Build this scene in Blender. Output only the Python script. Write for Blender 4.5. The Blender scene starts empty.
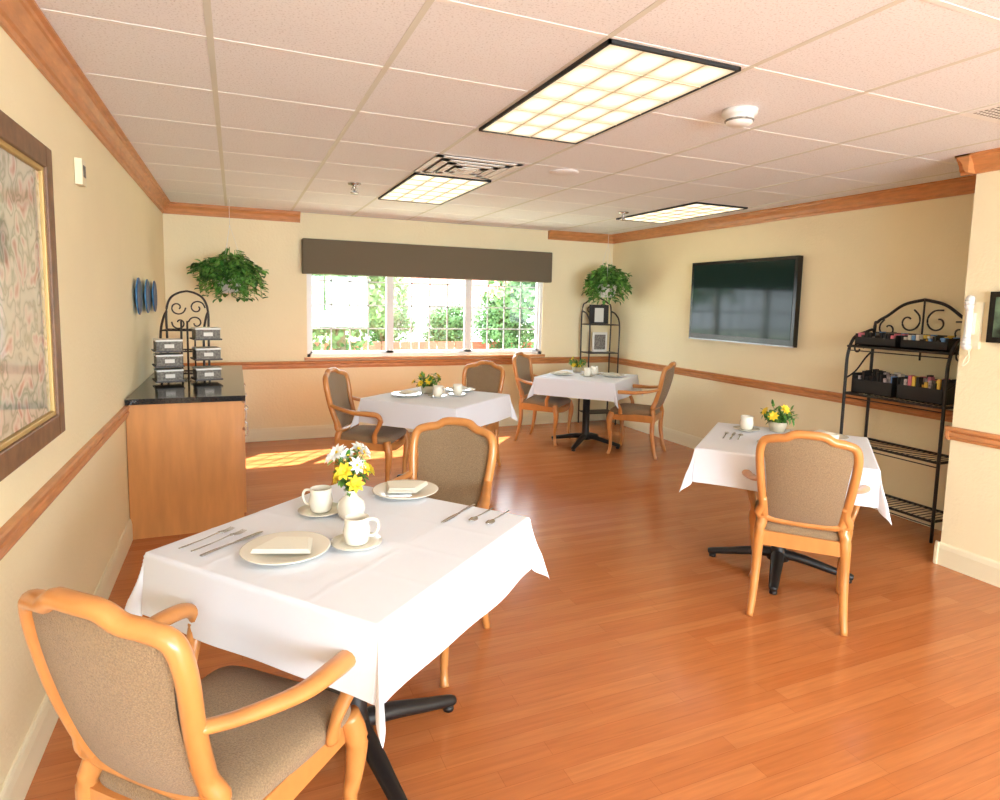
import bpy, math, random
from mathutils import Vector, Matrix, noise
S=bpy.context.scene
COL=S.collection
# ------------------------------------------------------------------ materials
def srgb(r,g,b):
    f=lambda c:(c/255/12.92) if c/255<=.04045 else ((c/255+.055)/1.055)**2.4
    return (f(r),f(g),f(b),1)
def mat(name,col,rough=.6,metal=0,bump=0,bscale=50,var=0,vscale=5,stretch=(1,1,1),spec=.5,coat=0,trans=0,sheen=0):
    m=bpy.data.materials.new(name);m.use_nodes=True
    N=m.node_tree.nodes;L=m.node_tree.links;b=N['Principled BSDF']
    b.inputs['Base Color'].default_value=col;b.inputs['Roughness'].default_value=rough;b.inputs['Metallic'].default_value=metal
    b.inputs['Specular IOR Level'].default_value=spec;b.inputs['Coat Weight'].default_value=coat
    if sheen:b.inputs['Sheen Weight'].default_value=sheen
    if trans:b.inputs['Transmission Weight'].default_value=trans
    tc=N.new('ShaderNodeTexCoord');mp=N.new('ShaderNodeMapping');L.new(tc.outputs['Object'],mp.inputs['Vector']);mp.inputs['Scale'].default_value=stretch
    if var:
        n=N.new('ShaderNodeTexNoise');n.inputs['Scale'].default_value=vscale;n.inputs['Detail'].default_value=5
        L.new(mp.outputs[0],n.inputs['Vector'])
        mx=N.new('ShaderNodeMix');mx.data_type='RGBA';mr=N.new('ShaderNodeMapRange')
        mr.inputs['From Min'].default_value=.3;mr.inputs['From Max'].default_value=.7
        L.new(n.outputs[0],mr.inputs[0]);L.new(mr.outputs[0],mx.inputs[0])
        mx.inputs[6].default_value=tuple(c*(1-var) for c in col[:3])+(1,);mx.inputs[7].default_value=tuple(min(1,c*(1+var)) for c in col[:3])+(1,)
        L.new(mx.outputs[2],b.inputs['Base Color'])
    if bump:
        n2=N.new('ShaderNodeTexNoise');n2.inputs['Scale'].default_value=bscale;n2.inputs['Detail'].default_value=3
        L.new(mp.outputs[0],n2.inputs['Vector'])
        bp=N.new('ShaderNodeBump');bp.inputs['Strength'].default_value=bump;bp.inputs['Distance'].default_value=.01
        L.new(n2.outputs[0],bp.inputs['Height']);L.new(bp.outputs[0],b.inputs['Normal'])
    return m
M={}
M['wall']=mat('wall_paint',srgb(243,230,192),.75,bump=.25,bscale=60,var=.02,vscale=2)
M['trimw']=mat('cream_trim',srgb(238,228,196),.5)
M['oak']=mat('oak_trim',srgb(200,136,82),.4,var=.16,vscale=9,stretch=(1,1,6),coat=.2)
M['chairwood']=mat('honey_chair_wood',srgb(200,134,72),.32,var=.12,vscale=14,stretch=(1,1,.4),coat=.35)
M['fabric']=mat('tan_upholstery',srgb(144,120,90),.95,bump=.5,bscale=320,var=.22,vscale=260,sheen=.15)
M['cabwood']=mat('cabinet_maple',srgb(206,144,82),.45,var=.12,vscale=5,stretch=(3,3,.5),coat=.15)
M['granite']=mat('black_laminate',(.012,.013,.014,1),.12,var=.5,vscale=120)
M['cloth']=mat('white_linen',(.77,.79,.85,1),.85,bump=.12,bscale=9,sheen=.1)
M['china']=mat('cream_china',srgb(238,233,218),.18,coat=.4)
M['napkin']=mat('napkin_cloth',srgb(232,228,212),.9,bump=.2,bscale=120)
M['steel']=mat('steel',(.55,.55,.55,1),.22,metal=1)
M['iron']=mat('black_iron',(.012,.011,.011,1),.45)
M['rust']=mat('bronze_iron',(.03,.02,.015,1),.45)
M['leaf']=mat('leaf_green',(.06,.20,.03,1),.5,var=.6,vscale=14)
M['leaf2']=mat('leaf_light',(.16,.36,.07,1),.5,var=.5,vscale=14)
M['petal']=mat('white_petal',(.9,.9,.86,1),.7)
M['petaly']=mat('yellow_petal',(.9,.66,.04,1),.7)
M['white']=mat('white_plastic',(.78,.77,.73,1),.4)
M['winframe']=mat('white_vinyl',(.8,.8,.8,1),.4)
M['valance']=mat('valance_fabric',srgb(108,98,80),.95,bump=.4,bscale=220,var=.25,vscale=160)
M['tvscreen']=mat('tv_screen',(.010,.028,.025,1),.08,spec=.22)
M['tvbezel']=mat('tv_bezel',(.006,.006,.006,1),.2)
M['silver']=mat('silver_edge',(.4,.4,.42,1),.3,metal=.8)
M['framebrown']=mat('bronze_frame',srgb(118,86,60),.45,var=.25,vscale=20)
M['gold']=mat('gold_liner',srgb(190,160,100),.45,metal=.3)
M['blue']=mat('blue_glaze',srgb(70,135,190),.35,var=.35,vscale=18,coat=.2)
M['dblue']=mat('dark_blue_glaze',srgb(40,75,120),.35)
M['grey']=mat('grey_weave',srgb(125,120,112),.8,var=.5,vscale=70)
M['dark']=mat('dark_gap',(.012,.012,.012,1),.6)
M['card']=mat('paper_card',(.8,.78,.72,1),.8)
M['louvre']=mat('louvre_blade',(.75,.66,.45,1),.6)
M['brick']=mat('red_fence',srgb(190,105,86),.9,var=.2,vscale=3)
M['grass']=mat('lawn',(.40,.46,.30,1),.95,var=.2,vscale=2)
M['bark']=mat('bark',(.2,.15,.1,1),.95,bump=.6,bscale=20)
M['tleaf']=mat('tree_leaf',(.13,.25,.09,1),.7,var=.5,vscale=2.5)
M['beige']=mat('terracotta_pot',srgb(200,190,165),.6)
M['screen']=mat('picture_print',(.1,.16,.1,1),.3,var=.9,vscale=12)
M['packets']=mat('coloured_packets',(.35,.3,.3,1),.6,var=.9,vscale=40)
M['pinkp']=mat('pink_packets',(.75,.22,.3,1),.6)
M['yellowp']=mat('yellow_packets',(.85,.6,.1,1),.6)
M['bluep']=mat('blue_packets',(.15,.35,.7,1),.6)
M['greenp']=mat('green_packets',(.15,.45,.2,1),.6)
M['whitep']=mat('white_packets',(.8,.8,.75,1),.6)
M['house']=mat('pale_siding',(.8,.8,.78,1),.9)

def nodes(name):
    m=bpy.data.materials.new(name);m.use_nodes=True
    return m,m.node_tree.nodes,m.node_tree.links,m.node_tree.nodes['Principled BSDF']
# floor
m,N,L,b=nodes('laminate_floor')
tc=N.new('ShaderNodeTexCoord');bk=N.new('ShaderNodeTexBrick');L.new(tc.outputs['Object'],bk.inputs['Vector'])
bk.inputs['Scale'].default_value=1;bk.inputs['Brick Width'].default_value=.95;bk.inputs['Row Height'].default_value=.068
bk.inputs['Mortar Size'].default_value=.0007;bk.inputs['Mortar Smooth'].default_value=.3;bk.inputs['Bias'].default_value=0
bk.offset=.37;bk.offset_frequency=2;bk.squash=1.25;bk.squash_frequency=3
bk.inputs['Color1'].default_value=srgb(195,121,70);bk.inputs['Color2'].default_value=srgb(184,108,58);bk.inputs['Mortar'].default_value=srgb(154,86,45)
mp=N.new('ShaderNodeMapping');mp.inputs['Scale'].default_value=(1.2,22,1);L.new(tc.outputs['Object'],mp.inputs[0])
nz=N.new('ShaderNodeTexNoise');nz.inputs['Scale'].default_value=3;nz.inputs['Detail'].default_value=6;nz.inputs['Distortion'].default_value=.6;L.new(mp.outputs[0],nz.inputs[0])
mr=N.new('ShaderNodeMapRange');mr.inputs[1].default_value=.3;mr.inputs[2].default_value=.75;mr.inputs[3].default_value=.86;mr.inputs[4].default_value=1.08;L.new(nz.outputs[0],mr.inputs[0])
hv=N.new('ShaderNodeHueSaturation');L.new(bk.outputs[0],hv.inputs['Color']);L.new(mr.outputs[0],hv.inputs['Value']);L.new(hv.outputs[0],b.inputs['Base Color'])
b.inputs['Roughness'].default_value=.2;b.inputs['Specular IOR Level'].default_value=.5
M['floor']=m
# ceiling tile
m,N,L,b=nodes('acoustic_tile')
tc=N.new('ShaderNodeTexCoord');vo=N.new('ShaderNodeTexNoise');vo.inputs['Scale'].default_value=130;vo.inputs['Detail'].default_value=2;L.new(tc.outputs['Object'],vo.inputs[0])
mr=N.new('ShaderNodeMapRange');mr.inputs[1].default_value=.3;mr.inputs[2].default_value=.45;L.new(vo.outputs[0],mr.inputs[0])
mx=N.new('ShaderNodeMix');mx.data_type='RGBA';mx.inputs[6].default_value=srgb(212,211,211);mx.inputs[7].default_value=srgb(239,240,242)
L.new(mr.outputs[0],mx.inputs[0]);L.new(mx.outputs[2],b.inputs['Base Color']);b.inputs['Roughness'].default_value=.9
bp=N.new('ShaderNodeBump');bp.inputs['Strength'].default_value=.15;bp.inputs['Distance'].default_value=.003;L.new(mr.outputs[0],bp.inputs['Height']);L.new(bp.outputs[0],b.inputs['Normal'])
M['tile']=m
M['tbar']=mat('ceiling_tbar',srgb(244,244,242),.6)
M['tbar2']=mat('ceiling_tbar_grid',srgb(218,218,206),.6)
# light panels
def emis(name,strength,base=.85,hi=(1,.93,.78),lo=(.9,.72,.42)):
    m,N,L,b=nodes(name)
    tc=N.new('ShaderNodeTexCoord');sp=N.new('ShaderNodeSeparateXYZ');L.new(tc.outputs['Object'],sp.inputs[0])
    def mth(op,a,bv=None):
        n=N.new('ShaderNodeMath');n.operation=op
        for i,v in enumerate((a,bv)):
            if v is None:continue
            if isinstance(v,(int,float)):n.inputs[i].default_value=v
            else:L.new(v,n.inputs[i])
        return n.outputs[0]
    u=mth('ABSOLUTE',mth('SINE',mth('MULTIPLY',sp.outputs[0],math.pi*4/.54)))
    v=mth('ABSOLUTE',mth('SINE',mth('MULTIPLY',sp.outputs[1],math.pi*6/1.19)))
    k=mth('POWER',mth('MULTIPLY',u,v),.8)
    mx=N.new('ShaderNodeMix');mx.data_type='RGBA';L.new(k,mx.inputs[0]);mx.inputs[6].default_value=lo+(1,);mx.inputs[7].default_value=hi+(1,)
    st=mth('ADD',mth('MULTIPLY',k,strength),base)
    L.new(mx.outputs[2],b.inputs['Emission Color']);L.new(st,b.inputs['Emission Strength']);b.inputs['Base Color'].default_value=(.25,.25,.2,1)
    return m
M['lamp']=emis('troffer_lens',1.2,.66,hi=(1,.90,.70),lo=(1,.80,.54))
M['lamp_fill']=emis('fill_troffer_lens',14,hi=(.82,.93,1),lo=(.9,.9,.85))  # cool, stronger lens for the added fill troffers out of view
m,N,L,b=nodes('window_glass')
N.remove(b);tr=N.new('ShaderNodeBsdfTransparent');gl=N.new('ShaderNodeBsdfGlossy');gl.inputs['Roughness'].default_value=.02
mx=N.new('ShaderNodeMixShader');mx.inputs[0].default_value=.06;L.new(tr.outputs[0],mx.inputs[1]);L.new(gl.outputs[0],mx.inputs[2]);L.new(mx.outputs[0],N['Material Output'].inputs[0]);M['glass']=m
# floral print behind glass
m,N,L,b=nodes('floral_print_under_glass')
tc=N.new('ShaderNodeTexCoord')
nw=N.new('ShaderNodeTexNoise');nw.inputs['Scale'].default_value=7;L.new(tc.outputs['Object'],nw.inputs[0])
vm=N.new('ShaderNodeVectorMath');vm.operation='MULTIPLY_ADD';L.new(nw.outputs['Color'],vm.inputs[0]);vm.inputs[1].default_value=(.35,.35,.35);L.new(tc.outputs['Object'],vm.inputs[2])
vo=N.new('ShaderNodeTexVoronoi');vo.inputs['Scale'].default_value=9;L.new(vm.outputs[0],vo.inputs['Vector'])
cr=N.new('ShaderNodeValToRGB');E=cr.color_ramp.elements
E[0].position=.0;E[0].color=srgb(165,112,100);E[1].position=.75;E[1].color=srgb(200,196,180)
for p,c in ((.2,(196,165,152)),(.36,(212,204,190)),(.52,(150,156,134)),(.62,(188,188,172))):
    e=E.new(p);e.color=srgb(*c)
L.new(vo.outputs['Distance'],cr.inputs[0]);L.new(cr.outputs[0],b.inputs['Base Color']);b.inputs['Roughness'].default_value=.6;b.inputs['Coat Weight'].default_value=1;b.inputs['Coat Roughness'].default_value=.01;b.inputs['Coat IOR'].default_value=2.3
M['art']=m

# ------------------------------------------------------------------ mesh builder
class MB:
    def __init__(s):s.v=[];s.f=[];s.m=[];s.sm=[];s.mats=[]
    def mi(s,k):
        if k not in s.mats:s.mats.append(k)
        return s.mats.index(k)
    def add(s,v,f,k,smooth=True,M4=None):
        o=len(s.v)
        s.v+= [tuple(M4@Vector(p)) if M4 else tuple(p) for p in v]
        s.f+=[tuple(i+o for i in q) for q in f];s.m+=[s.mi(k)]*len(f);s.sm+=[smooth]*len(f)
    def box(s,a,b,k,M4=None):
        (x0,y0,z0),(x1,y1,z1)=a,b
        v=[(x0,y0,z0),(x1,y0,z0),(x1,y1,z0),(x0,y1,z0),(x0,y0,z1),(x1,y0,z1),(x1,y1,z1),(x0,y1,z1)]
        s.add(v,[(0,3,2,1),(4,5,6,7),(0,1,5,4),(1,2,6,5),(2,3,7,6),(3,0,4,7)],k,False,M4)
    def tube(s,pts,r,k,seg=8,closed=False,flat=1,sub=6,M4=None,up=(0,0,1)):
        P=[Vector(p) for p in pts];n=len(P);R=r if isinstance(r,(list,tuple)) else [r]*n
        Q=[];RR=[]
        def g(i):return P[i%n] if closed else P[max(0,min(n-1,i))]
        def gr(i):return R[i%n] if closed else R[max(0,min(n-1,i))]
        rng=n if closed else n-1
        for i in range(rng):
            for j in range(sub):
                t=j/sub;a,b,c,d=g(i-1),g(i),g(i+1),g(i+2)
                Q.append(.5*((2*b)+(c-a)*t+(2*a-5*b+4*c-d)*t*t+(3*b-a-3*c+d)*t**3));RR.append(gr(i)*(1-t)+gr(i+1)*t)
        if not closed:Q.append(P[-1]);RR.append(R[-1])
        m=len(Q);V=[];F=[];U=Vector(up)
        for i in range(m):
            a=Q[(i-1)%m] if (closed or i>0) else Q[i];b=Q[(i+1)%m] if (closed or i<m-1) else Q[i]
            T=(b-a).normalized();X=T.cross(U)
            if X.length<.15:X=T.cross(Vector((0,1,0)) if abs(U.y)<.5 else Vector((1,0,0)))
            X.normalize();Y=X.cross(T)
            if i>0 and X.dot(pX)<0:X=-X;Y=-Y
            pX=X
            for j in range(seg):
                an=2*math.pi*j/seg;V.append(Q[i]+X*math.cos(an)*RR[i]+Y*math.sin(an)*RR[i]*flat)
        for i in range(m if closed else m-1):
            for j in range(seg):
                F.append((i*seg+j,i*seg+(j+1)%seg,((i+1)%m)*seg+(j+1)%seg,((i+1)%m)*seg+j))
        if not closed:
            F.append(tuple(range(seg))[::-1]);F.append(tuple((m-1)*seg+j for j in range(seg)))
        s.add(V,F,k,True,M4)
    def lathe(s,prof,c,k,seg=24,M4=None):
        V=[];F=[]
        for (r,z) in prof:
            for j in range(seg):
                a=2*math.pi*j/seg;V.append((c[0]+r*math.cos(a),c[1]+r*math.sin(a),c[2]+z))
        for i in range(len(prof)-1):
            for j in range(seg):F.append((i*seg+j,i*seg+(j+1)%seg,(i+1)*seg+(j+1)%seg,(i+1)*seg+j))
        F.append(tuple(range(seg))[::-1]);F.append(tuple((len(prof)-1)*seg+j for j in range(seg)))
        s.add(V,F,k,True,M4)
    def grid(s,fn,nu,nv,k,M4=None,smooth=True):
        V=[fn(i/nu,j/nv) for j in range(nv+1) for i in range(nu+1)]
        F=[(j*(nu+1)+i,j*(nu+1)+i+1,(j+1)*(nu+1)+i+1,(j+1)*(nu+1)+i) for j in range(nv) for i in range(nu)]
        s.add(V,F,k,smooth,M4)
    def prism(s,prof,p0,p1,n,k):
        m=len(prof);V=[(p[0]+n[0]*o,p[1]+n[1]*o,z) for p in (p0,p1) for (o,z) in prof]
        F=[(i,(i+1)%m,m+(i+1)%m,m+i) for i in range(m)]+[tuple(range(m))[::-1],tuple(range(m,2*m))]
        s.add(V,F,k,False)
    def mesh(s,name):
        me=bpy.data.meshes.new(name);me.from_pydata(s.v,[],s.f)
        for k in s.mats:me.materials.append(M[k])
        for p,a,b in zip(me.polygons,s.m,s.sm):p.material_index=a;p.use_smooth=b
        me.update();return me
    def obj(s,name,loc=(0,0,0),rot=0,bevel=0,fix=True):
        me=s.mesh(name)
        if fix:
            import bmesh
            bm=bmesh.new();bm.from_mesh(me);bmesh.ops.recalc_face_normals(bm,faces=bm.faces);bm.to_mesh(me);bm.free()
        o=bpy.data.objects.new(name,me);COL.objects.link(o);o.location=loc;o.rotation_euler=(0,0,rot)
        if bevel:
            md=o.modifiers.new('bevel','BEVEL');md.width=bevel;md.segments=2;md.limit_method='ANGLE'
        return o
def inst(o,loc,rot):
    c=bpy.data.objects.new(o.name.split('.')[0],o.data);COL.objects.link(c);c.location=loc;c.rotation_euler=(0,0,rot)
    for md in o.modifiers:
        n=c.modifiers.new(md.name,md.type)
        if md.type=='BEVEL':n.width=md.width;n.segments=md.segments;n.limit_method=md.limit_method
    return c
# ------------------------------------------------------------------ room
XL,XR,YB,YF,C,XP,YP=-.621,4.4727,6.875,-3.2,2.385,3.86,2.27
WX0,WX1,WZ0,WZ1=.70,3.49,.875,2.0
b=MB();b.box((XL-.1,YF-.1,-.1),(XR+.1,YB+.1,0),'floor');b.obj('floor')
b=MB();b.box((XL-.1,YF-.1,C),(XR+.1,YB+.1,C+.1),'tile');b.obj('ceiling')
b=MB();b.box((XL-.1,YF-.1,0),(XL,YB+.1,C),'wall');b.obj('wall_left')
b=MB();b.box((XR,YP,0),(XR+.1,YB+.1,C),'wall');b.obj('wall_right')
b=MB();b.box((XP,YF-.1,0),(XR+.1,YP,C),'wall');b.obj('wall_right_jut')
FX0,FX1,FZ0,FZ1=-.2,3.4,.7,2.15  # unseen opening added behind the camera to let fill light in
b=MB();b.box((XL,YF-.1,0),(FX0,YF,C),'wall');b.box((FX1,YF-.1,0),(XP,YF,C),'wall');b.box((FX0,YF-.1,0),(FX1,YF,FZ0),'wall');b.box((FX0,YF-.1,FZ1),(FX1,YF,C),'wall');b.obj('wall_front')
b=MB();b.box((XL,YB,0),(WX0,YB+.14,C),'wall');b.box((WX1,YB,0),(XR,YB+.14,C),'wall');b.box((WX0,YB,0),(WX1,YB+.14,WZ0),'wall');b.box((WX0,YB,WZ1),(WX1,YB+.14,C),'wall');b.obj('wall_back')
# t-bar grid
b=MB();GX=-.06;GY=1.859
for k in range(-1,9):
    x=GX+.61*k
    if XL<x<XR:b.box((x-.011,YF,C-.0015),(x+.011,YB,C+.002),'tbar2')
for k in range(-9,10):
    y=GY+.61*k
    if YF<y<YB:b.box((XL,y-.010,C-.0013),(XR if y>YP else XP,y+.010,C+.002),'tbar')
b.obj('trim_ceiling_grid')
crown=[(0,C-.105),(.012,C-.105),(.016,C-.088),(.026,C-.082),(.034,C-.055),(.052,C-.03),(.060,C-.026),(.063,C-.014),(.078,C-.010),(.078,C-.001),(0,C-.001)]
ZR=.837
rail=[(0,ZR-.078),(.010,ZR-.078),(.014,ZR-.068),(.012,ZR-.062),(.022,ZR-.055),(.022,ZR-.035),(.014,ZR-.030),(.024,ZR-.022),(.026,ZR-.006),(.02,ZR),(0,ZR)]
base=[(0,0),(.016,0),(.016,.10),(.011,.125),(.006,.135),(0,.135)]
def runs(prof,k,name,segs,):
    for i,(p0,p1,n) in enumerate(segs):
        b=MB();b.prism(prof,p0,p1,n,k);b.obj(name%i)
segsC=[((XL,YF),(XL,YB),(1,0)),((XL,YB),(.64,YB),(0,-1)),((3.53,YB),(XR,YB),(0,-1)),((XR,YP),(XR,YB),(-1,0)),((XP,YF),(XP,YP+.078),(-1,0)),((XP-.078,YP),(XR,YP),(0,1))]
runs(crown,'oak','trim_crown_%d',segsC)
segsR=[((XL,YF),(XL,YB),(1,0)),((XL,YB),(XR,YB),(0,-1)),((XR,YP),(XR,YB),(-1,0)),((XP,YF),(XP,YP+.024),(-1,0)),((XP-.024,YP),(XR,YP),(0,1))]
runs(rail,'oak','trim_chair_rail_%d',segsR)
for nm,sg in zip(('left','back','right','jut','jut_end'),segsR):
    b=MB();b.prism(base,sg[0],sg[1],sg[2],'trimw');b.obj('baseboard_'+nm)
# troffers
def troffer(x,y,bright=False):
    b=MB()
    k='lamp_fill' if bright else 'lamp'
    z=-.012;A=.285;w=.010
    b.add([(-A+w,-.594,z),(A-w,-.594,z),(A-w,.594,z),(-A+w,.594,z)],[(0,3,2,1)],k,False)
    for (a0,a1) in (((-A,-.605),(-A+w,.605)),((A-w,-.605),(A,.605)),((-A,-.605),(A,-.594)),((-A,.594),(A,.605))):
        b.box((a0[0],a0[1],-.016),(a1[0],a1[1],-.001),'dark')
    for i in range(1,4):
        xx=-.27+.54*i/4;b.box((xx-.003,-.594,-.015),(xx+.003,.594,-.0125),'louvre')
    for i in range(1,6):
        yy=-.595+1.19*i/6;b.box((-.275,yy-.003,-.015),(.275,yy+.003,-.0125),'louvre')
    b.obj('ceiling_light_troffer',(x+.29,y+.61,C),fix=False)
troffer(GX+1.22,GY);troffer(GX+1.22,GY+2.44);troffer(GX+3.66,GY+2.44)
troffer(GX+1.22,GY-2.44,True);troffer(GX+3.66-.61,GY-3.66,True);troffer(GX+1.22,GY-4.88,True)  # unseen troffers added behind the camera, boosted as fill
# square diffuser vent
b=MB()
for i,(r,z) in enumerate(((.285,-.006),(.225,-.012),(.165,-.016),(.10,-.019))):
    for a0,a1 in (((-r,-r),(-r+.042,r)),((r-.042,-r),(r,r)),((-r,-r),(r,-r+.042)),((-r,r-.042),(r,r))):
        b.box((a0[0],a0[1],z-.004),(a1[0],a1[1],z),'tbar')
b.box((-.28,-.28,-.003),(.28,.28,-.001),'grey');b.box((-.05,-.05,-.024),(.05,.05,-.02),'tbar')
b.obj('ceiling_air_vent',(GX+1.22+.27,GY+1.83+.305,C))
b=MB();b.box((-.3,-.3,-.004),(.3,.3,-.001),'tbar')
for i in range(24):
    for j in range(24):
        x=-.26+i*.0226;y=-.26+j*.0226;b.box((x-.006,y-.006,-.0050),(x+.006,y+.006,-.0042),'grey')
b.obj('ceiling_return_grille',(GX+3.05+.305,GY-.305,C))
b=MB();b.lathe([(.001,-.070),(.035,-.070),(.045,-.066),(.056,-.060),(.060,-.045),(.064,-.028),(.076,-.024),(.078,-.001),(.001,-.001)],(0,0,0),'white',28);b.lathe([(.0585,-.052),(.0625,-.050),(.063,-.045),(.0615,-.043)],(0,0,0),'grey',28);b.obj('smoke_detector',(2.11,2.26,C))
b=MB();b.lathe([(.001,-.008),(.085,-.008),(.10,-.002),(.10,-.001),(.001,-.001)],(0,0,0),'tile',32);b.obj('ceiling_speaker',(2.06,3.80,C))
b=MB();b.lathe([(.001,-.078),(.032,-.078),(.032,-.072),(.008,-.068),(.011,-.03),(.018,-.02),(.05,-.010),(.05,-.001),(.001,-.001)],(0,0,0),'steel',18)
for s in (1,-1):b.tube([(s*.012,0,-.03),(s*.022,0,-.05),(s*.006,0,-.07)],.003,'steel',seg=6)
o=b.obj('fire_sprinkler',(.86,4.93,C));inst(o,(3.43,5.12,C),0)
# window
def fr(b,x0,x1,z0,z1,w,ya,yb,k='winframe'):
    b.box((x0,ya,z0),(x0+w,yb,z1),k);b.box((x1-w,ya,z0),(x1,yb,z1),k);b.box((x0,ya,z0),(x1,yb,z0+w),k);b.box((x0,ya,z1-w),(x1,yb,z1),k)
b=MB()
fr(b,WX0,WX1,WZ0,WZ1,.035,YB+.02,YB+.12)
xs=[WX0+.02,1.60,2.53,WX1-.02]
for i in range(3):
    fr(b,xs[i],xs[i+1],WZ0+.02,WZ1-.02,.04,YB+.045,YB+.095)
    X0,X1=xs[i]+.04,xs[i+1]-.04;w=.007
    for j in range(1,4):
        x=X0+(X1-X0)*j/4;b.box((x-w,YB+.066,WZ0+.04),(x+w,YB+.074,WZ1-.04),'winframe')
    for j in range(1,4):
        z=WZ0+.05+(WZ1-WZ0-.1)*j/4;b.box((X0,YB+.066,z-w),(X1,YB+.074,z+w),'winframe')
    b.box((X0,YB+.069,WZ0+.04),(X1,YB+.071,WZ1-.04),'glass')
b.box((WX0-.03,YB-.035,WZ0-.03),(WX1+.03,YB-.001,WZ0),'oak')
b.obj('window_1')
b=MB();fr(b,FX0,FX1,FZ0,FZ1,.05,YF-.08,YF-.02)
for x in (1.0,2.2):b.box((x-.03,YF-.08,FZ0),(x+.03,YF-.02,FZ1),'winframe')
b.obj('unseen_fill_window')  # frame of the added, unseen fill window
b=MB();b.box((.65,YB-.125,1.755),(3.54,YB-.002,2.115),'valance')
o=b.obj('window_valance',bevel=.012)
# outside
b=MB();b.box((-30,YB+.3,-.7),(40,60,-.6),'grass');b.obj('lawn_ground')
b=MB()
for i in range(60):
    b.box((-6+i*.5,16,-.6),(-6+i*.5+.46,16.06,.42),'brick')
b.obj('garden_fence')
b=MB();b.box((6.2,30,-.6),(14,34,1.7),'house');b.add([(5.9,29.6,1.7),(14.3,29.6,1.7),(14.3,34.4,1.7),(5.9,34.4,1.7),(5.9,32,3.0),(14.3,32,3.0)],[(0,1,5,4),(3,4,5,2),(0,4,3),(1,2,5)],'brick',False)
for i in range(4):b.box((7+i*1.9,29.95,.3),(7.8+i*1.9,30,1.3),'grey')
b.obj('neighbour_house')
rnd=random.Random(4)
def leafquad(b,p,d,n,l,w,k):
    d=d.normalized();s=d.cross(n)
    if s.length<1e-3:s=d.cross(Vector((1,.3,.2)))
    s.normalize();n=s.cross(d)
    v=[p,p+d*l*.35+s*w*.5+n*w*.12,p+d*l*.75+s*w*.33+n*w*.05,p+d*l-n*l*.12,p+d*l*.75-s*w*.33+n*w*.05,p+d*l*.35-s*w*.5+n*w*.12,p+d*l*.5-n*w*.04]
    b.add(v,[(0,1,6),(1,2,6),(2,3,6),(3,4,6),(4,5,6),(5,0,6)],k,True)
def rv():
    while True:
        v=Vector((rnd.uniform(-1,1),rnd.uniform(-1,1),rnd.uniform(-1,1)))
        if .05<v.length<1:return v
def treemesh():
    b=MB();b.tube([(0,0,-.6),(.05,0,1.4),(0,.1,2.8)],[.14,.1,.05],'bark')
    for _ in range(30):
        d=rv();c=Vector((d.x*1.2,d.y*1.2,2.0+d.z*1.6));r=rnd.uniform(.35,.65)
        for i in range(190):
            n=rv().normalized();leafquad(b,c+n*r*rnd.uniform(.6,1.05),rv(),n,.16,.11,'tleaf')
    return b
T=treemesh().obj('garden_tree',(.9,12.6,0),fix=False)
for x,y,s in ((2.2,14.4,1.0),(3.9,17.8,.62),(7.4,13.6,1.1),(9.2,14.6,1.3),(-.9,13.0,1.3),(5.6,17,.5),(6.6,15.2,.6),(10.8,15.5,1.4),(4.8,22,.75),(.9,17,1.2)):
    o=inst(T,(x,y,-.6+.6*s),x*2.1);o.scale=(s,s,s)
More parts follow.
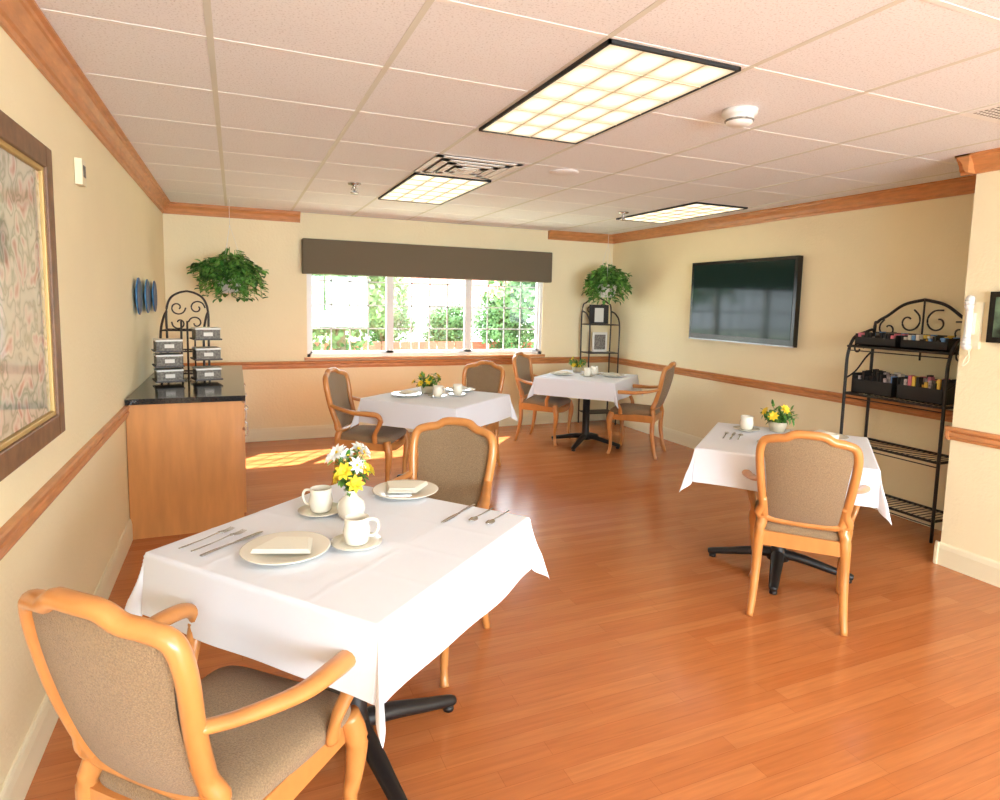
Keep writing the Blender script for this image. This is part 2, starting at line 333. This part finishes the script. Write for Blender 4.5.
# ------------------------------------------------------------------ chair
def chair_mesh():
    b=MB();W='chairwood';K=.86
    def by(x,z):
        t=(z-.46)/.47;return -.205-.13*t-.02*math.sin(max(0,min(1,t))*math.pi)+.035*(x/.2)**2
    half=[(.00,.937),(.07,.933),(.115,.912),(.175,.902),(.222,.880),(.236,.81),(.222,.68),(.205,.56),(.195,.49)]
    half=[(x*K,z) for x,z in half]
    loop=[(x,z) for x,z in half]+[(-x,z) for x,z in reversed(half[1:])]
    b.tube([(x,by(x,z),z) for x,z in loop],.0200,W,seg=12,closed=True,sub=5,flat=1.1,up=(0,1,0))
    def hw(z):
        t=(z-.49)/.4;return K*(.178+.040*t-.012*math.sin(t*3.1))
    for side in (1,-1):
        def fn(u,v):
            x0=(u*2-1);zt=.920-.03*abs(x0)**2-.012*abs(x0);z=.495+v*(zt-.495);x=x0*hw(min(z,.87))*1.05
            bl=(1-abs(x0)**4)*(1-abs(2*v-1)**6)
            return (x,by(x,z)+side*(.004+.016*bl),z)
        b.grid(fn,16,16,'fabric')
    for s in (1,-1):
        b.tube([(s*.205*K,by(.176,.60),.60),(s*.197*K,by(.17,.5),.50),(s*.185,-.205,.42),(s*.190,-.20,.26),(s*.196,-.225,.10),(s*.204,-.255,0)],[.019,.024,.025,.022,.019,.016],W,seg=10,sub=4)
        b.tube([(s*.212,.205,.43),(s*.225,.222,.36),(s*.222,.222,.28),(s*.210,.208,.15),(s*.210,.212,.05),(s*.220,.228,0)],[.028,.031,.026,.017,.015,.019],W,seg=12,sub=4)
        b.tube([(s*.195,by(.19,.69)+.005,.69),(s*.222,-.17,.668),(s*.262,-.04,.650),(s*.274,.07,.648),(s*.270,.145,.640),(s*.265,.172,.60),(s*.256,.150,.545),(s*.240,.118,.485),(s*.228,.115,.42)],[.018,.020,.024,.028,.027,.024,.021,.020,.020],W,seg=12,flat=.72,sub=6)
        b.box((s*.198-.012,-.20,.355),(s*.198+.012,.20,.425),W)
    b.box((-.18,-.215,.355),(.18,-.19,.425),W)
    b.tube([(-.205,.205,.385),(-.1,.232,.375),(0,.238,.372),(.1,.232,.375),(.205,.205,.385)],.032,W,seg=8,flat=.45,up=(0,1,0))
    def cu(u,v):
        a=2*math.pi*u;ph=(v-.5)*math.pi
        ex=.28;c=lambda q:math.copysign(abs(math.cos(q))**ex,math.cos(q));s_=lambda q:math.copysign(abs(math.sin(q))**ex,math.sin(q))
        cp=abs(math.cos(ph))**.45;sp=math.copysign(abs(math.sin(ph))**.8,math.sin(ph))
        y=.018+.222*s_(a)*cp;x=c(a)*cp*(.196+.034*(y+.2)/.4)
        return (x,y,.435+sp*.045)
    b.grid(cu,48,16,'fabric')
    return b
ch=chair_mesh()
D=math.radians
def face(a):return D(a)-math.pi/2
c0=ch.obj('dining_chair',(-.045,1.54,0),face(46))
for x,y,a in ((.725,2.50,226),(2.62,2.21,42),(.98,4.88,-32),(1.90,5.17,220),(3.12,6.03,-50),(3.77,5.23,130)):
    inst(c0,(x,y,0),face(a))
# ------------------------------------------------------------------ tables
def table_mesh(ang):
    b=MB();h=.425
    b.box((-h,-h,.715),(h,h,.742),'cabwood')
    b.lathe([(.001,.70),(.11,.70),(.11,.712),(.001,.712)],(0,0,0),'iron',20)
    b.lathe([(.001,.06),(.06,.06),(.05,.1),(.038,.13),(.038,.70),(.001,.70)],(0,0,0),'iron',20)
    for i in range(4):
        a=D(ang)+i*math.pi/2;R=Matrix.Rotation(a,4,'Z')
        b.tube([(0,0,.095),(.12,0,.085),(.26,0,.055),(.36,0,.035),(.385,0,.03)],[.036,.034,.028,.024,.018],'iron',seg=8,flat=.8,M4=R)
        b.lathe([(.001,0),(.02,0),(.02,.015),(.001,.02)],(.36,0,0),'iron',12,M4=R)
    return b
def cloth_mesh(seed):
    b=MB();h=.427;o=.182;n=140;T=h+o;r0=random.Random(seed);ph=[r0.uniform(0,6) for _ in range(8)]
    def fn(u,v):
        x=(u*2-1)*T;y=(v*2-1)*T
        cx=max(-h,min(h,x));cy=max(-h,min(h,y));ex,ey=x-cx,y-cy;r=math.hypot(ex,ey)
        z=.746
        if r<1e-6:
            for q in (x,y):
                for c in (-.2,.0,.2):z+=.0010*math.exp(-((q-c)/.008)**2)
            return (x,y,z)
        an=math.atan2(abs(ey),abs(ex));cor=math.sin(2*an)
        s=(y if abs(ex)>abs(ey) else x)
        wave=math.sin(s*9+ph[0])*.35+math.sin(s*17+ph[1])*.2
        fl=.12+.09*wave*(1-cor)+.20*cor**4-.09*math.sin(4*an)**2
        out=r*fl*min(1,.4+r*4)
        dz=r*(1.0 if cor<.01 else math.sqrt(max(.2,1-min(.8,fl*fl))))
        z-=dz
        d=Vector((ex,ey,0))/r
        out+=.004
        return (cx+d.x*out,cy+d.y*out,z)
    b.grid(fn,n,n,'cloth');return b
TR=D(40)
TABS=[(.345,1.975),(1.48,4.72),(3.45,5.70),(2.87,2.56)]
t0=table_mesh(-28).obj('dining_table',(TABS[0][0],TABS[0][1],0),TR)
t1=table_mesh(0).obj('dining_table',(TABS[3][0],TABS[3][1],0),TR)
for x,y in TABS[1:3]:inst(t1,(x,y,0),TR)
for i,(x,y) in enumerate(TABS):
    o=cloth_mesh(i+1).obj('tablecloth',(x,y,0),TR)
ZT=.7495
# tableware
b=MB();b.lathe([(.001,0),(.07,0),(.085,.004),(.124,.016),(.128,.019),(.124,.020),(.085,.009),(.001,.007)],(0,0,0),'china',40);plateM=b.obj('dinner_plate',(.125,1.875,ZT))
b=MB()
for i in range(4):
    z=.0005+i*.0035;w=.085-i*.002
    b.add([(-w,-.055,z),(w,-.055,z),(w-.022,.06-i*.006,z),(-w+.04,.06-i*.006,z),(-w,-.055,z+.0027),(w,-.055,z+.0027),(w-.022,.06-i*.006,z+.0027),(-w+.04,.06-i*.006,z+.0027)],[(0,3,2,1),(4,5,6,7),(0,1,5,4),(1,2,6,5),(2,3,7,6),(3,0,4,7)],'napkin',False)
napM=b.obj('folded_napkin',(.125,1.875,ZT+.0205),D(-20),bevel=.001)
b=MB();b.lathe([(.001,0),(.045,0),(.05,.003),(.077,.012),(.078,.014),(.05,.007),(.001,.006)],(0,0,0),'china',32)
b.lathe([(.001,.007),(.028,.007),(.036,.014),(.041,.045),(.036,.070),(.037,.090),(.035,.090),(.034,.07),(.036,.045),(.028,.018),(.001,.014)],(0,0,0),'china',32)
b.tube([(.033,0,.080),(.058,0,.078),(.066,0,.056),(.055,0,.032),(.036,0,.029)],.0048,'china',seg=8)
cupM=b.obj('coffee_cup',(.33,1.865,ZT),D(-10))
def vase(name,loc,kind,seed):
    global rnd
    rnd=random.Random(seed);b=MB()
    if kind=='tall':
        b.lathe([(.001,0),(.03,0),(.043,.015),(.048,.04),(.042,.062),(.022,.08),(.018,.09),(.026,.102),(.022,.102),(.015,.09),(.001,.08)],(0,0,0),'china',28);z0=.10;n=15;sp=.075;hh=.13
    else:
        b.lathe([(.001,0),(.04,0),(.05,.03),(.056,.06),(.052,.062),(.046,.03),(.001,.05)],(0,0,0),'beige',28);z0=.055;n=18;sp=.12;hh=.09
    for i in range(n):
        a=i*2.4;r=sp*rnd.uniform(.3,1);t=Vector((r*math.cos(a),r*math.sin(a),z0+hh*rnd.uniform(.25,1.1)))
        b.tube([(0,0,z0-.02),(t.x*.4,t.y*.4,z0+(t.z-z0)*.6),tuple(t)],.0016,'leaf',seg=5,sub=3)
        k='petal' if (t.z>z0+hh*.65 and kind=='tall') else 'petaly'
        if kind=='tall' or i%3==0:
            q0=Vector((math.cos(a),math.sin(a),.6)).normalized();rot=Vector((0,0,1)).rotation_difference(q0).to_matrix()
            for layer in range(2):
                for p in range(8):
                    q=p*math.pi/4+layer*.4;d=rot@Vector((math.cos(q),math.sin(q),.25+.6*layer))
                    leafquad(b,t,d,q0,.034-.010*layer,.019,k)
            b.lathe([(.001,-.002),(.007,0),(.006,.006),(.001,.009)],tuple(t),'petaly',8)
        for _ in range(6 if kind=='tall' else 12):
            tt=rnd.uniform(.2,1);p=Vector((t.x*tt,t.y*tt,z0+(t.z-z0)*tt));leafquad(b,p,rv(),Vector((0,0,1)),rnd.uniform(.03,.055),.018,'leaf' if rnd.random()<.4 else 'leaf2')
    b.obj(name,loc,fix=False)
vase('flower_vase',(.355,2.11,ZT),'tall',3)
# cutlery
def fork():
    b=MB();b.tube([(0,-.10,.002),(0,-.02,.003),(0,.03,.006),(0,.045,.005)],[.0055,.003,.004,.011],'steel',seg=8,flat=.25)
    for i in range(4):
        x=-.009+i*.006;b.tube([(x,.044,.005),(x,.07,.003),(x,.092,.006)],[.0022,.002,.001],'steel',seg=5,flat=.6,sub=3)
    return b
def knife():
    b=MB();b.tube([(0,-.11,.003),(0,-.06,.004),(0,0,.003)],[.007,.006,.004],'steel',seg=8,flat=.4);b.tube([(0,0,.003),(0,.05,.003),(0,.10,.003),(.002,.115,.003)],[.005,.009,.008,.002],'steel',seg=8,flat=.12);return b
def spoon():
    b=MB();b.tube([(0,-.09,.002),(0,-.02,.003),(0,.03,.006)],[.005,.003,.003],'steel',seg=8,flat=.3);b.tube([(0,.028,.005),(0,.045,.004),(0,.065,.004),(0,.078,.006)],[.003,.015,.013,.002],'steel',seg=10,flat=.25);return b
fk=fork().obj('dinner_fork',(-.09,2.075,ZT),face(40));kn=knife().obj('table_knife',(-.02,2.00,ZT),face(40));spn=spoon().obj('teaspoon',(.83,1.94,ZT),face(220))
inst(fk,(-.055,2.04,ZT),face(40));inst(kn,(.72,2.03,ZT),face(220));inst(spn,(.785,1.985,ZT),face(220))
inst(plateM,(.60,2.32,ZT),0);inst(napM,(.60,2.32,ZT+.0205),D(160));inst(cupM,(.265,2.20,ZT),D(150))
def setting(tx,ty,lst):
    for k,dx,dy,a in lst:
        x,y=tx+dx,ty+dy
        if k=='p':inst(plateM,(x,y,ZT),0);inst(napM,(x,y,ZT+.0205),D(a))
        elif k=='c':inst(cupM,(x,y,ZT),D(a))
        elif k=='f':
            inst(fk,(x,y,ZT),face(a));inst(kn,(x+.04*math.sin(D(a)),y-.04*math.cos(D(a)),ZT),face(a));inst(spn,(x+.08*math.sin(D(a)),y-.08*math.cos(D(a)),ZT),face(a))
x,y=TABS[1];setting(x,y,[('p',-.24,.06,40),('c',-.02,-.06,20),('p',.26,.2,200),('c',.16,-.02,60)])
vase('flower_pot',(x-.04,y+.16,ZT),'low',5)
x,y=TABS[2];setting(x,y,[('p',-.26,.12,40),('c',-.05,-.08,20),('p',.22,-.14,200),('c',.12,.06,60)])
vase('flower_pot',(x+.04,y+.3,ZT),'low',7)
x,y=TABS[3];setting(x,y,[('c',.02,.32,20),('p',-.14,-.1,40),('f',-.22,.24,40),('p',.30,.0,200),('c',.06,-.24,60)])
vase('flower_pot',(3.06,2.80,ZT),'low',9)
# ------------------------------------------------------------------ cabinet
b=MB();x0,x1,y0,y1=XL+.004,.035,4.27,6.15
b.box((x0,y0+.02,0.0),(x1-.05,y1,.07),'dark');b.box((x0,y0,.0),(x1-.004,y0+.02,.84),'cabwood');b.box((x0,y0+.02,.07),(x1-.004,y1,.84),'cabwood')
b.box((x0,y0-.02,.84),(x1+.015,y1+.02,.875),'granite')
n=3;w=(y1-y0-.04)/n
for i in range(n):
    ya=y0+.03+i*w
    b.box((x1-.004,ya,.66),(x1+.010,ya+w-.02,.82),'cabwood');b.box((x1-.004,ya,.09),(x1+.010,ya+w-.02,.64),'cabwood')
    b.tube([(x1+.010,ya+w*.35,.74),(x1+.03,ya+w*.37,.74),(x1+.03,ya+w*.6,.74),(x1+.010,ya+w*.62,.74)],.005,'steel',seg=6,sub=3)
    b.tube([(x1+.010,ya+w*.8,.50),(x1+.03,ya+w*.8,.51),(x1+.03,ya+w*.8,.59),(x1+.010,ya+w*.8,.60)],.005,'steel',seg=6,sub=3)
b.obj('sideboard_cabinet',bevel=.002)
# counter stand
def spiral(c,r,t0,t1,plane='x',n=10,sh=.25):
    out=[]
    for i in range(n+1):
        t=t0+(t1-t0)*i/n;q=r*(1-(1-sh)*i/n)
        out.append((c[0]+ (q*math.cos(t) if plane=='x' else 0),c[1]+(q*math.cos(t) if plane=='y' else 0),c[2]+q*math.sin(t)))
    return out
b=MB();w=.15
for s in (1,-1):
    b.tube([(s*w,.1,0),(s*w,.1,.3),(s*w,.1,.50),(s*w*.8,.1,.60),(s*.06,.1,.645),(0,.1,.66)],.009,'rust',seg=6)
    b.tube([(s*w,-.1,0),(s*w,-.1,.2),(s*w,-.08,.36),(s*w,.02,.46),(s*w,.1,.50)],.009,'rust',seg=6)
    b.tube(spiral((s*.07,.1,.53),.06,0,s*7,'x'),.006,'rust',seg=6,sub=3)
    b.tube(spiral((s*.06,.1,.41),.055,3,3-s*6,'x'),.006,'rust',seg=6,sub=3)
    b.tube([(s*.05,.1,.0),(s*.05,.1,.35)],.006,'rust',seg=6,sub=1)
for z in (.03,.20,.36):
    b.tube([(-w,-.1,z),(w,-.1,z)],.006,'rust',seg=6,sub=1);b.tube([(-w,.1,z),(w,.1,z)],.006,'rust',seg=6,sub=1)
    for i in range(9):
        x=-w+2*w*i/8;b.tube([(x,-.1,z),(x,.1,z)],.003,'rust',seg=5,sub=1)
b.obj('countertop_iron_stand',(-.36,5.40,.876),D(-8))
b=MB()
def tin(b,x,y,z,w,d,h):
    b.box((x-w/2,y-d/2,z),(x+w/2,y+d/2,z+h),'grey');b.box((x-w/2-.004,y-d/2-.004,z+h),(x+w/2+.004,y+d/2+.004,z+h+.012),'whitep');b.box((x-.03,y-d/2-.003,z+h*.3),(x+.03,y-d/2,z+h*.7),'card')
for i,(zz,ox) in enumerate(((.02,0),(.125,.0),(.23,.0))):
    for s in (1,-1):
        z=zz+(.04 if s>0 else 0)*i
        b.box((s*.125-.09,-.10,z),(s*.125+.09,.12,z+.01),'rust')
        tin(b,s*.125,0,z+.01,.16,.17,.065)
for s in (1,-1):b.tube([(s*.02,.11,0),(s*.02,.11,.36),(s*.02,.11,.44)],.007,'rust',seg=6,sub=1)
b.obj('tea_box_rack',(-.32,4.98,.876),D(12))
# ------------------------------------------------------------------ wall items left
b=MB();zc0,zc1,ya,yb=.995,2.00,1.30,2.70;X=XL+.003
def fbox(ya,yb,za,zb,w,x0,x1,k):
    b.box((x0,ya,za),(x1,ya+w,zb),k);b.box((x0,yb-w,za),(x1,yb,zb),k);b.box((x0,ya+w,za),(x1,yb-w,za+w),k);b.box((x0,ya+w,zb-w),(x1,yb-w,zb),k)
fbox(ya,yb,zc0,zc1,.075,X,X+.035,'framebrown');fbox(ya+.07,yb-.07,zc0+.07,zc1-.07,.02,X,X+.025,'gold')
b.box((X,ya+.09,zc0+.09),(X+.014,yb-.09,zc1-.09),'art');b.obj('framed_picture',bevel=.004)
b=MB();b.box((X,3.22,1.965),(X+.028,3.30,2.075),'trimw');b.box((X+.028,3.24,2.0),(X+.031,3.28,2.05),'grey');b.obj('wall_thermostat',bevel=.004)
b=MB();R=Matrix.Rotation(math.pi/2,4,'Y');b.lathe([(.001,.004),(.05,.004),(.085,.012),(.125,.02),(.125,.026),(.08,.022),(.05,.018),(.001,.018)],(0,0,0),'blue',32,M4=R);b.lathe([(.001,.019),(.045,.022),(.001,.026)],(0,0,0),'dblue',24,M4=R);b.lathe([(.1,.025),(.115,.030),(.126,.026),(.1,.024)],(0,0,0),'dblue',32,M4=R)
pl=b.obj('decorative_wall_plate',(X,4.85,1.49));inst(pl,(X,5.30,1.49),0);inst(pl,(X,5.75,1.49),0)
# ------------------------------------------------------------------ tv
b=MB();b.box((XR-.065,3.93,1.17),(XR-.012,5.27,1.955),'tvbezel');b.box((XR-.068,3.965,1.23),(XR-.064,5.235,1.925),'tvscreen');b.box((XR-.067,3.93,1.168),(XR-.05,5.27,1.180),'silver');b.box((XR-.02,4.3,1.3),(XR-.002,4.9,1.8),'dark')
b.obj('wall_television',bevel=.006)
# ------------------------------------------------------------------ baker's rack right
def rack():
    b=MB();w=.355;I='iron'
    for s in (1,-1):
        b.tube([(s*w,-.15,0),(s*w,-.15,.7),(s*w,-.15,1.0),(s*w,-.145,1.18),(s*w,-.09,1.30),(s*w,.02,1.34)],.011,I,seg=8)
        b.tube([(s*w,.12,0),(s*w,.12,.7),(s*w,.12,1.34),(s*w*.93,.12,1.42),(s*w*.72,.12,1.47),(s*w*.4,.12,1.55),(0,.12,1.585)],.011,I,seg=8)
        b.tube([(s*w,.02,1.34),(s*w,.10,1.36),(s*w,.12,1.33)],.010,I,seg=6)
        for c,r,t0,t1 in (((s*.10,.12,1.43),.09,1.2,1.2+s*6.5),((s*.25,.12,1.37),.075,2,2-s*6.5),((s*.12,.12,1.27),.06,0,s*6)):
            b.tube(spiral(c,r,t0,t1,'x'),.006,I,seg=6,sub=3)
        b.tube([(s*w,-.15,1.0),(s*w,-.05,1.05),(s*w,.05,1.15),(s*w,.12,1.2)],.006,I,seg=6)
        b.tube(spiral((s*w,-.04,1.22),.06,0,6,'y'),.006,I,seg=6,sub=3)
        b.tube(spiral((s*w,0,.35),.07,0,6,'y'),.006,I,seg=6,sub=3)
    b.tube([(0,.12,1.16),(0,.12,1.4),(0,.12,1.585)],.007,I,seg=6)
    b.tube([(-w,.12,1.34),(w,.12,1.34)],.006,I,seg=6,sub=1)
    for z in (.14,.53,.89,1.24):
        for y in (-.15,.12):b.tube([(-w,y,z),(w,y,z)],.009,I,seg=6,sub=1)
        for s in (1,-1):b.tube([(s*w,-.15,z),(s*w,.12,z)],.009,I,seg=6,sub=1)
        for i in range(1,19):
            x=-w+2*w*i/19;b.tube([(x,-.15,z+.004),(x,.12,z+.004)],.003,I,seg=5,sub=1)
        b.tube([(-w,-.152,z-.03),(w,-.152,z-.03)],.004,I,seg=5,sub=1)
    return b
RY=2.86
rk=rack().obj('bakers_rack',(4.31,RY,0),D(-90))
def tray(y,z,h,kinds):
    b=MB();w=.155;d=.12;I='dark'
    b.box((-w,-d,0),(w,d,.006),I);b.box((-w,-d,0),(-w+.006,d,h),I);b.box((w-.006,-d,0),(w,d,h),I);b.box((-w,-d,0),(w,-d+.006,h*.7),I);b.box((-w,d-.006,0),(w,d,h),I)
    b.box((-.003,-d,0),(.003,d,h*.9),I)
    r=random.Random(int(y*100+z*10))
    for i in range(11):
        for j in range(3):
            x=-w+.018+i*(2*w-.036)/10;k=r.choice(kinds);yy=-d+.03+j*.075;b.box((x-.010,yy-.012,.007),(x+.010,yy+.03,h*r.uniform(.8,1.2)),k)
    b.obj('condiment_tray',(4.31,y,z),D(-90))
tray(RY-.17,.9035,.14,['dark','packets','dark','yellowp','pinkp','dark']);tray(RY+.17,.9035,.14,['dark','packets','dark','whitep','bluep','dark'])
tray(RY-.17,1.2535,.08,['whitep','packets','pinkp','yellowp','bluep','dark']);tray(RY+.17,1.2535,.08,['dark','greenp','grey','pinkp','bluep','whitep'])
# phone + picture on jut wall
X=XP-.002;yp=2.205
b=MB();b.box((X-.02,yp-.045,1.30),(X,yp+.045,1.56),'trimw');b.tube([(X-.045,yp,1.59),(X-.06,yp,1.56),(X-.052,yp,1.50),(X-.052,yp,1.38),(X-.06,yp,1.33),(X-.045,yp,1.30)],[.018,.026,.018,.018,.026,.018],'white',seg=10);b.box((X-.045,yp-.02,1.38),(X-.01,yp+.02,1.50),'trimw')
b.tube([(X-.045,yp,1.31),(X-.03,yp-.01,1.24),(X-.04,yp+.02,1.2),(X-.02,yp-.01,1.31)],.004,'trimw',seg=6);b.obj('wall_telephone',bevel=.004)
b=MB();b.box((X-.03,1.6,1.34),(X,2.12,1.62),'tvbezel');b.box((X-.032,1.63,1.37),(X-.029,2.09,1.59),'screen');b.obj('small_framed_picture',bevel=.003)
# ------------------------------------------------------------------ corner etagere
b=MB();w=.2;I='rust'
for s in (1,-1):
    b.tube([(s*w,.12,0),(s*w,.12,.8),(s*w,.12,1.42),(s*w*.7,.12,1.53),(0,.12,1.6)],.010,I,seg=6);b.tube([(s*w,-.12,0),(s*w,-.12,.8),(s*w,-.12,1.25),(s*w,-.02,1.38),(s*w,.12,1.42)],.010,I,seg=6)
    b.tube(spiral((s*.08,.12,1.45),.07,0,s*6,'x'),.006,I,seg=6,sub=3)
for z in (.15,.52,.90,1.25):
    b.box((-w,-.12,z),(w,.12,z+.012),I)
b.box((-.10,.0,.915),(.10,.015,1.16),'card');b.box((-.075,-.004,.945),(.075,0,1.13),'grey');b.box((-.13,.05,1.265),(.13,.065,1.5),'iron');b.box((-.06,.044,1.285),(.06,.05,1.46),'card')
b.lathe([(.001,0),(.05,0),(.06,.06),(.03,.1),(.03,.13),(.001,.13)],(.0,0,.533),'iron',20)
b.obj('corner_display_stand',(4.19,6.66,0),D(-6))
# ------------------------------------------------------------------ hanging plants
def hang(loc,R,seed):
    global rnd
    rnd=random.Random(seed);b=MB();top=C-loc[2]
    b.lathe([(.001,-.12),(.07,-.12),(.09,-.10),(.125,.02),(.13,.03),(.12,.03),(.001,.02)],(0,0,0),'white',28)
    for i in range(3):
        a=i*2.09;b.tube([(.125*math.cos(a),.125*math.sin(a),.02),(.06*math.cos(a),.06*math.sin(a),.3),(0,0,min(.5,top-.02))],.0018,'white',seg=5,sub=2)
    b.tube([(0,0,.48),(0,0,top-.002)],.0018,'white',seg=5,sub=1)
    for i in range(170):
        a=rnd.uniform(0,6.28);ro=R*rnd.uniform(.2,1);up=rnd.uniform(.08,.29)*(1.2-ro/R*.6);dn=rnd.uniform(-.17,.16)
        P=[Vector((.05*math.cos(a),.05*math.sin(a),.02)),Vector((ro*.5*math.cos(a),ro*.5*math.sin(a),up)),Vector((ro*.9*math.cos(a+.15),ro*.9*math.sin(a+.15),(up+dn)*.5)),Vector((ro*math.cos(a+.2),ro*math.sin(a+.2),dn))]
        b.tube([tuple(p) for p in P],.002,'leaf2',seg=4,sub=3)
        for j in range(11):
            t=(j+1)/11*3;k=min(2,int(t));p=P[k].lerp(P[k+1],t-k);d=rv()+Vector((math.cos(a),math.sin(a),-.4));leafquad(b,p,d,rv()*.5+Vector((0,0,1)),rnd.uniform(.045,.075),rnd.uniform(.03,.05),'leaf' if rnd.random()<.5 else 'leaf2')
    b.obj('hanging_potted_plant',loc,fix=False)
hang((-.03,6.3,1.65),.32,11);hang((4.06,6.35,1.71),.29,12)
# ------------------------------------------------------------------ lights
w=bpy.data.worlds.new('sky');S.world=w;w.use_nodes=True;N=w.node_tree.nodes
N['Background'].inputs[0].default_value=(.82,.92,1,1);N['Background'].inputs[1].default_value=10.5
l=bpy.data.lights.new('sun','SUN');l.energy=30;l.angle=.012;l.color=(1,.95,.88);o=bpy.data.objects.new('sun',l);COL.objects.link(o)
o.rotation_euler=Vector((-.55,-.62,-1.0)).to_track_quat('-Z','Y').to_euler()
l=bpy.data.lights.new('front_fill_light','AREA');l.shape='RECTANGLE';l.size=FX1-FX0-.1;l.size_y=FZ1-FZ0-.1;l.energy=275;l.color=(.80,.91,1)  # area lamp added behind the camera as fill, mainly to lift the ceiling
o=bpy.data.objects.new('front_fill_light',l);COL.objects.link(o);o.location=((FX0+FX1)/2,YF-.09,(FZ0+FZ1)/2)
o.rotation_euler=Vector((0,1,.28)).to_track_quat('-Z','Y').to_euler()
# ------------------------------------------------------------------ camera
th,ph,ro=map(math.radians,(23.1053,5.8627,1.2658))
f=Vector((math.sin(th)*math.cos(ph),math.cos(th)*math.cos(ph),-math.sin(ph)));r0=Vector((math.cos(th),-math.sin(th),0));u0=r0.cross(f)
r=r0*math.cos(ro)+u0*math.sin(ro);u=-r0*math.sin(ro)+u0*math.cos(ro)
cd=bpy.data.cameras.new('camera');cd.sensor_width=36;cd.lens=622.14*36/1000;cd.shift_y=-.03346;cd.clip_start=.02
co=bpy.data.objects.new('camera',cd);COL.objects.link(co)
co.matrix_world=Matrix(((r.x,u.x,-f.x,0),(r.y,u.y,-f.y,0),(r.z,u.z,-f.z,1.5),(0,0,0,1)))
S.camera=co
try:
    S.view_settings.view_transform='Standard';S.view_settings.look='None';S.view_settings.exposure=0
except Exception as e:print(e)
